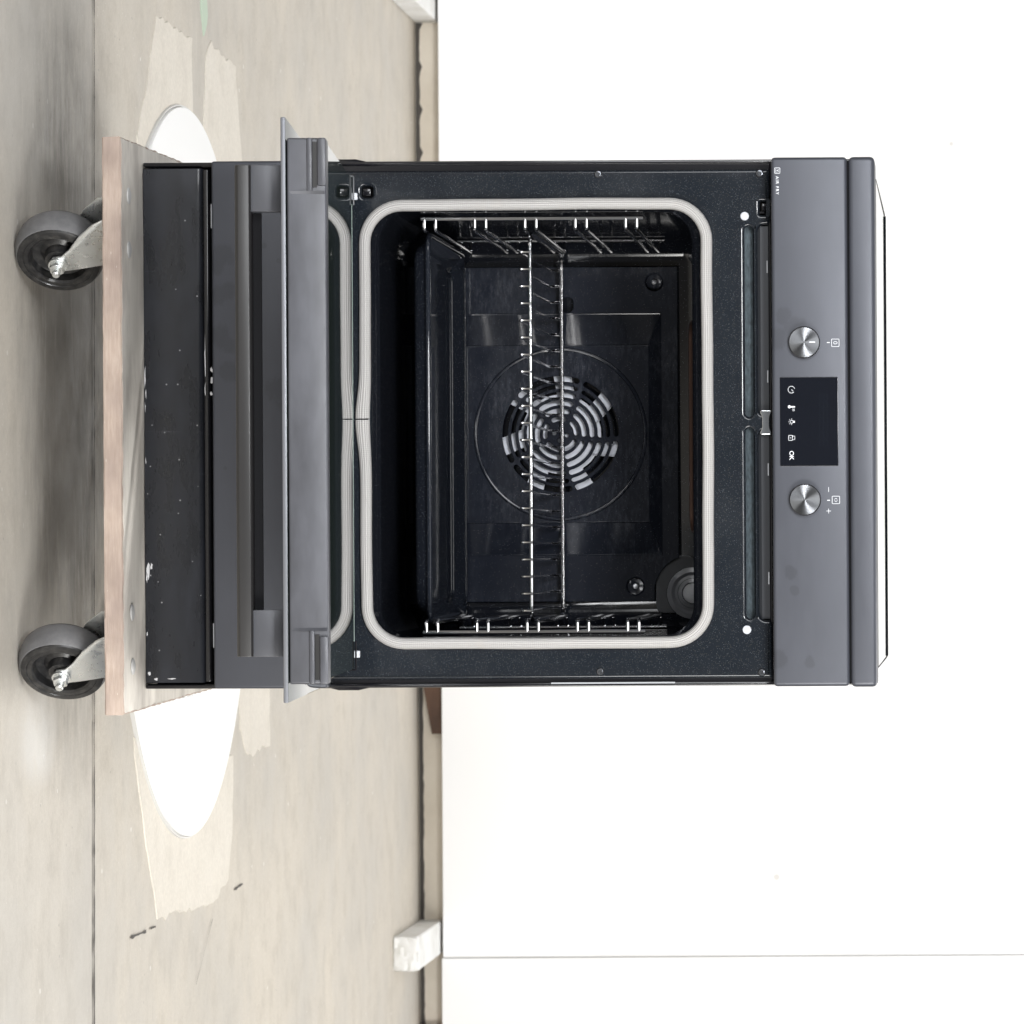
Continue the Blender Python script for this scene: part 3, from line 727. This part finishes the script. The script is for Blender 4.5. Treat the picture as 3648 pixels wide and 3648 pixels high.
# lamp in the rear corner
obj('lamp_plate', plate(rrect(.150, .2200, .690, .7385, .010, 5), (), .001, .0004, .4268), M['lamp_plate'], ck)
lp = obj('lamp_housing', lathe([(.0325, 0), (.0315, .0045), (.026, .006), (.022, .004), (.0185, .005), (.0185, 0)], 40, tf=FRONT(.196, .4275, .7352)), M['lamp_ring'], ck)
obj('lens', lathe([(.0125, 0), (.0120, .004), (.008, .0075), (0, .009)], 28, tf=FRONT(.196, .4275, .7352)), M['lens'], lp)
obj('lens_ring', lathe([(.0185, .0), (.018, .005), (.0135, .006), (.0125, .003)], 28, tf=FRONT(.196, .4275, .7352)), M['lamp_ring'], lp)
obj('heating_tube', tube(fillet([(-.12, .40, .756), (-.12, .10, .756), (.12, .10, .756), (.12, .40, .756)], .03, 6), .0034, 8), M['copper'], ck)
# shelf supports
for s in (-1, 1):
    e = bpy.data.objects.new('shelf_support', None); sc.collection.objects.link(e); e.parent = ck
    for y in (.05, .40):
        obj('rod', tube([(s * .2362, y, .4515), (s * .2362, y, .7050)], .0026, 10), M['chrome'], e)
    first = None
    for lev in range(5):
        for dz in (0, .0128):
            z = .4552 + .0574 * lev + dz
            if first is None:
                first = obj('wire', tube(fillet([(s * .2362, .0495, z), (s * .2236, .0495, z), (s * .2224, .054, z), (s * .2224, .396, z), (s * .2362, .400, z)], .004, 4), .0021, 8), M['chrome'], e)
                z_first = z
            else: link('wire', first.data, e, Vector((0, 0, z - z_first)))
# ---- control panel and top trim
PY = -.040
cp = obj('control_panel', box(-.2958, .2972, PY, .0, .8552, .9402, .0042, 4), M['panel'], ck)
tr = obj('top_trim', box(-.2960, .2982, PY, .030, .9420, .9712, .0052, 4), M['panel'], ck)
obj('panel_gap', box(-.292, .292, -.034, .02, .9395, .943), M['black'], ck)
ds = obj('display', plate(rrect(-.0494, .0506, .8638, .9291, .0016, 4), (), .001, .0003, PY - .0007), M['display'], cp)
FY = PY - .0009
for x in (-.0880, .0882):
    kb = obj('knob', lathe([(.0178, -.001), (.0178, .006), (.0172, .0068), (.0168, .0070), (.0166, .0066)], 64, tf=FRONT(x, PY, .8916)), M['knob_side'], ck)
    obj('knob_face', lathe([(.0166, .0067), (.012, .0069), (0, .0071)], 64, tf=FRONT(x, PY, .8916)), M['knob'], kb, recenter=True)
    if x < 0: obj('pointer_line', box(x - .0005, x + .0005, PY - .0078, PY - .0068, .8975, .9040), M['print'], kb)
def stroke(segs, wd, name, parent=cp, y=PY):
    bm = bmesh.new()
    for s in segs:
        closed = s[0] == 'c'; p = s[1:] if closed else s
        tube([(q[0], y - .0001, q[1]) for q in p], wd / 2, 6, closed, bm)
    return obj(name, bm, M['print'], parent)
def ring(cx, cz, r, a0=0, a1=360, n=20): return [(cx + r * math.cos(R(a0 + (a1 - a0) * k / n)), cz + r * math.sin(R(a0 + (a1 - a0) * k / n))) for k in range(n + 1)]
def sqr(cx, cz, h, r): return ['c'] + rrect(cx - h, cx + h, cz - h, cz + h, r, 3)
W_ = .00054
stroke([sqr(-.0875, .9263, .0042, .0008)], W_, 'symbol')
stroke([['c'] + [(-.0875 + .0013 * math.cos(R(t)), .9263 + .0021 * math.sin(R(t))) for t in range(0, 360, 24)]], W_, 'symbol')
stroke([[(-.0878, .9169), (-.0878, .9200)]], .001, 'tick_mark')
stroke([sqr(.0886, .9260, .0042, .0008)], W_, 'symbol')
stroke([[(.0880, .9276), (.0866, .9260), (.0880, .9244)], [(.0892, .9276), (.0906, .9260), (.0892, .9244)]], W_, 'symbol')
stroke([[(.0889, .9163), (.0889, .9194)]], .001, 'tick_mark')
stroke([[(.0742, .9179), (.0795, .9179)]], W_, 'symbol')
stroke([[(.0983, .9178), (.1036, .9178)], [(.1009, .9152), (.1009, .9204)]], W_, 'symbol')
# air fry mark
stroke([sqr(-.2808, .8623, .0030, .0005)], .0005, 'symbol')
stroke([[(-.2822, .8640), (-.2808, .8620), (-.2794, .8640)], [(-.2812, .8636), (-.2808, .8612), (-.2804, .8636)], [(-.2829, .8612), (-.2824, .8606), (-.2792, .8606), (-.2787, .8612)]], .0004, 'symbol')
text('AIR FRY', -.2745, .8607, .0047, PY - .0001, cp, 'lettering', M['print'], 1.3)
# display symbols
dz = .8769
stroke([ring(-.0352, dz, .0038, 105, 405, 24), [(-.0352, dz), (-.0333, dz + .0020)]], W_, 'symbol', ds, FY)
stroke([[(-.0160, dz + .0038), (-.0160, dz - .0018)]], .0016, 'symbol', ds, FY)
obj('symbol', lathe([(.0017, 0), (.0016, .0003), (0, .0003)], 16, tf=FRONT(-.0160, FY + .0002, dz - .0024)), M['print'], ds)
stroke([[(-.0138, dz + .0034), (-.0129, dz + .0022), (-.0138, dz + .0010)], [(-.0122, dz + .0034), (-.0113, dz + .0022), (-.0122, dz + .0010)]], W_, 'symbol', ds, FY)
stroke([['c'] + ring(.0008, dz, .0017, 0, 340, 14)] + [[(.0008 + .0026 * math.cos(R(t)), dz + .0026 * math.sin(R(t))), (.0008 + .0037 * math.cos(R(t)), dz + .0037 * math.sin(R(t)))] for t in (180, 225, 270, 315, 0)] + [[(.0008, dz + .002), (.0008, dz + .0036)]], W_, 'symbol', ds, FY)
obj('symbol', box(-.0003, .0019, FY - .0002, FY, dz + .0020, dz + .0036), M['print'], ds)
stroke([['c'] + rrect(.0160, .0216, dz - .0034, dz + .0008, .0004, 2), [(.0168, dz + .001), (.0168, dz + .0034), (.0208, dz + .0034), (.0208, dz + .001)], [(.0188, dz - .0004), (.0188, dz - .0020)]], W_, 'symbol', ds, FY)
text('OK', .0332, dz - .0026, .0072, FY, ds, 'lettering', M['print'], .95)
bm = bmesh.new()
for k in range(7):
    x0 = -.030 + .0086 * k; zb = .9078
    for (a, b, c, d) in ((0, .0062, 0, .0005), (0, .0062, .0045, .005), (0, .0062, .009, .0095), (0, .0005, .0006, .0044), (.0057, .0062, .0006, .0044), (0, .0005, .0051, .0089), (.0057, .0062, .0051, .0089)):
        box(x0 + a, x0 + b, FY, FY + .0002, zb + c, zb + d, 0, 1, bm)
obj('display_digits', bm, M['segment'], ds, smooth=False)
# ---- hob
hb = obj('hob_rim', box(-.2960, .2975, .0305, .580, .9525, .9700, .0015, 2), M['hob_rim'], ck)
obj('hob_glass', box(-.2765, .2775, .040, .545, .9701, .9712, .0004, 1), M['hob'], ck)
for x in (-.2772, .2782): obj('glass_joint', tube([(x, .04, .9706), (x, .548, .9712)], .0010, 6), M['black'], ck)
obj('rear_vent_strip', box(-.2765, .2775, .552, .566,   .9702, .9730, .0006, 1), M['gloss_black'], ck)

# ------------------------------------------------------------------ oven door, hinged at the bottom and nearly level
TH = R(4.72); P0 = Vector((0, 0, .3835))
DD = Vector((0, -math.cos(TH), math.sin(TH))); NN = Vector((0, math.sin(TH), math.cos(TH)))
# door frame: x, d (from hinge outwards), w (normal, inner face 0)  ->  matrix for boxes built as (x, y=-d, z=w)
DT = Matrix.Translation(P0) @ Matrix.Rotation(-TH, 4, 'X')
door = bpy.data.objects.new('door', None); sc.collection.objects.link(door); door.parent = ck
LD = .4925
def dobj(name, bm, mat, sharp=32, label=None, parent=None):
    bmesh.ops.transform(bm, matrix=DT, verts=bm.verts); return obj(name, bm, mat, parent or door, sharp, label)
# outer sheet: the room side is grey, the edge pale, the hidden side dark glass
bm = box(-.2965, .2975, -LD - .0005, -.012, -.0453, -.0402, .0012, 2)
for f in bm.faces:
    f.normal_update(); f.material_index = 1 if abs(f.normal.z) < .8 else (0 if f.normal.z > 0 else 2)
dobj('outer_panel', bm, [M['glass'], M['sheet_edge'], M['panel']])
dobj('door_core', box(-.268, .268, -.462, -.05, -.0395, -.006, .001, 1), M['black'])
dobj('inner_glass', box(-.2725, .2740, -.4655, -.062, -.0058, .0, .0006, 1), M['glass'])
dobj('bevel_highlight', box(-.2440, .2440, -.0634, -.0612, -.0056, .0004, .0003, 1), M['bevel_highlight'])  # paler strip painted as the highlight along the glass bevel
# top cap with end blocks, grooves and ribs
capb = box(-.2755, .2785, -LD, -.4635, -.0390, .0006, .0022, 3)
cap_o = dobj('door_cap', capb, M['cap'])
for s, c in ((-1, -.2755), (1, .2785)):
    x1 = c; x0 = c - s * .0545
    lo, hi = min(x0, x1), max(x0, x1)
    dobj('rib', box(lo, hi, -LD - .0028, -LD + .004, -.0190, -.0135, .0016, 2), M['cap'], parent=cap_o)
    dobj('rib', box(lo + (.006 if s > 0 else 0), hi - (0 if s > 0 else .006), -LD - .0028, -LD + .004, -.0085, .0004, .0018, 2), M['cap'], parent=cap_o)
    dobj('groove_shade', box(lo + .004, hi - .004, -LD - .0006, -LD + .002, -.0134, -.0086, .0002, 1), M['handle_bar'], parent=cap_o)  # dark strip that paints in the shade between the ribs
    # wedge where the ribs end
    wz = [(-.037, .0), (-.0195, -.0026), (-.001, -.0026), (-.001, .0005), (-.037, .0005)]
    b2 = bmesh.new(); xs = (x0 - s * .0030, x0 + s * .0005)
    A = [b2.verts.new((xs[0], -LD + .0004 + q[1] * .05, q[0])) for q in wz]; B = [b2.verts.new((xs[1], -LD + q[1], q[0])) for q in wz]
    b2.faces.new(A); b2.faces.new(B[::-1])
    for i in range(len(wz)): b2.faces.new((A[i - 1], B[i - 1], B[i], A[i]))
    bmesh.ops.recalc_face_normals(b2, faces=b2.faces)
    dobj('rib_ramp', b2, M['cap'], parent=cap_o)
    # clamp that holds the glass at the hinge end
    g0 = s * .2755; g1 = s * .2435
    b2 = tube(fillet([(g1, -.0575, .0015), (g0, -.0575, .0015), (g0, -.0575, -.007), (g1, -.0575, -.007)], .0015, 3), .0011, 6)
    dobj('glass_clamp', b2, M['steel'] if s < 0 else M['side'])
    dobj('hinge_arm', box(s * .262 - .006, s * .262 + .006, -.11, .0, -.030, -.016, .001, 1), M['steel'])
dobj('cap_gap_strip', box(-.262, .262, -.4665, -.4640, -.0400, -.0388), M['black'])  # black strip closing the gap between cap and outer panel
# handle hanging under the door
hd = bpy.data.objects.new('handle', None); sc.collection.objects.link(hd); hd.parent = door
HB = prism([(-.4600, -.0780), (-.4625, -.0800), (-.4625, -.0915), (-.4580, -.0945), (-.4380, -.0945), (-.4360, -.0925), (-.4380, -.0780)], -.2508, .2510, .0008)
dobj('grip', HB, M['handle_bar'], parent=hd)
dobj('grip_back', box(-.2035, .2035, -.4400, -.4360, -.0782, -.0690, .0006, 1), M['black'], parent=hd)
for s in (-1, 1):
    xa, xb = sorted((s * .2035, s * .2512))
    b2 = prism([(-.4570, -.0785), (-.4560, -.0455), (-.4420, -.0455), (-.4420, -.0785)], xa, xb, .0008)
    dobj('mount', b2, M['handle'], parent=hd)

# ------------------------------------------------------------------ things inside the cavity
sh = root('wire_shelf', (.0015, .23, .5741), 'chrome wire shelf slid into the middle level of the oven', 'oven shelf')
fz = .5742
fp = fillet([(-.2216, .062, fz), (.2246, .062, fz), (.2246, .402, fz + .004), (-.2216, .402, fz + .004)], .018, 6, True)
obj('frame', tube(fp, .0026, 10, True), M['chrome'], sh)
first = None
for k in range(22):
    x = -.1982 + .01953 * k
    if first is None:
        first = obj('wire', tube(fillet([(x, .0595, fz + .002), (x, .0590, fz - .0115), (x, .0665, fz - .0115), (x, .365, fz - .0075), (x, .378, fz + .003), (x, .403, fz + .003)], .003, 3), .0015, 6), M['chrome'], sh); xf = x
    else: link('wire', first.data, sh, Vector((x - xf, 0, 0)))
ty = root('baking_tray', (.002, .229, .4375), 'shallow black enamel baking tray on the lowest oven level', 'baking tray')
def tsec(ins, z, r, n=6): return [(p[0], p[1], z) for p in rrect(-.2232 + ins, .2272 - ins, .056 + ins * .85, .402 - ins * .85, max(r - ins * .5, .006), n)]
ZT = .4602
prof = [(.0075, ZT - .0050), (.0040, ZT - .0058), (.0012, ZT - .0048), (.0, ZT - .0030), (.0, ZT - .0014), (.0012, ZT + .0002), (.0035, ZT + .0008), (.0065, ZT), (.0095, ZT - .0022), (.019, ZT - .0150), (.0235, ZT - .0178), (.045, ZT - .0178)]
b2 = loft([tsec(i, z, .022) for i, z in prof], cap_end=True, flip=False)
b2 = loft([tsec(i, z, .022) for i, z in [(.0085, ZT - .0050), (.0175, ZT - .0168), (.023, ZT - .0200), (.045, ZT - .0200)]], b2, cap_end=True, flip=True)
bmesh.ops.recalc_face_normals(b2, faces=b2.faces)
obj('pan', b2, M['tray'], ty, 40)
for yy, zz, hx in ((.3965, ZT + .0002, .205), (.3858, ZT - .0146, .200)):     # rolled creases of the rear wall
    obj('crease', tube(fillet([(.002 - hx, yy - .012, zz), (.002 - hx + .006, yy, zz), (.002 + hx - .006, yy, zz), (.002 + hx, yy - .012, zz)], .006, 4), .0014, 8), M['tray'], ty)
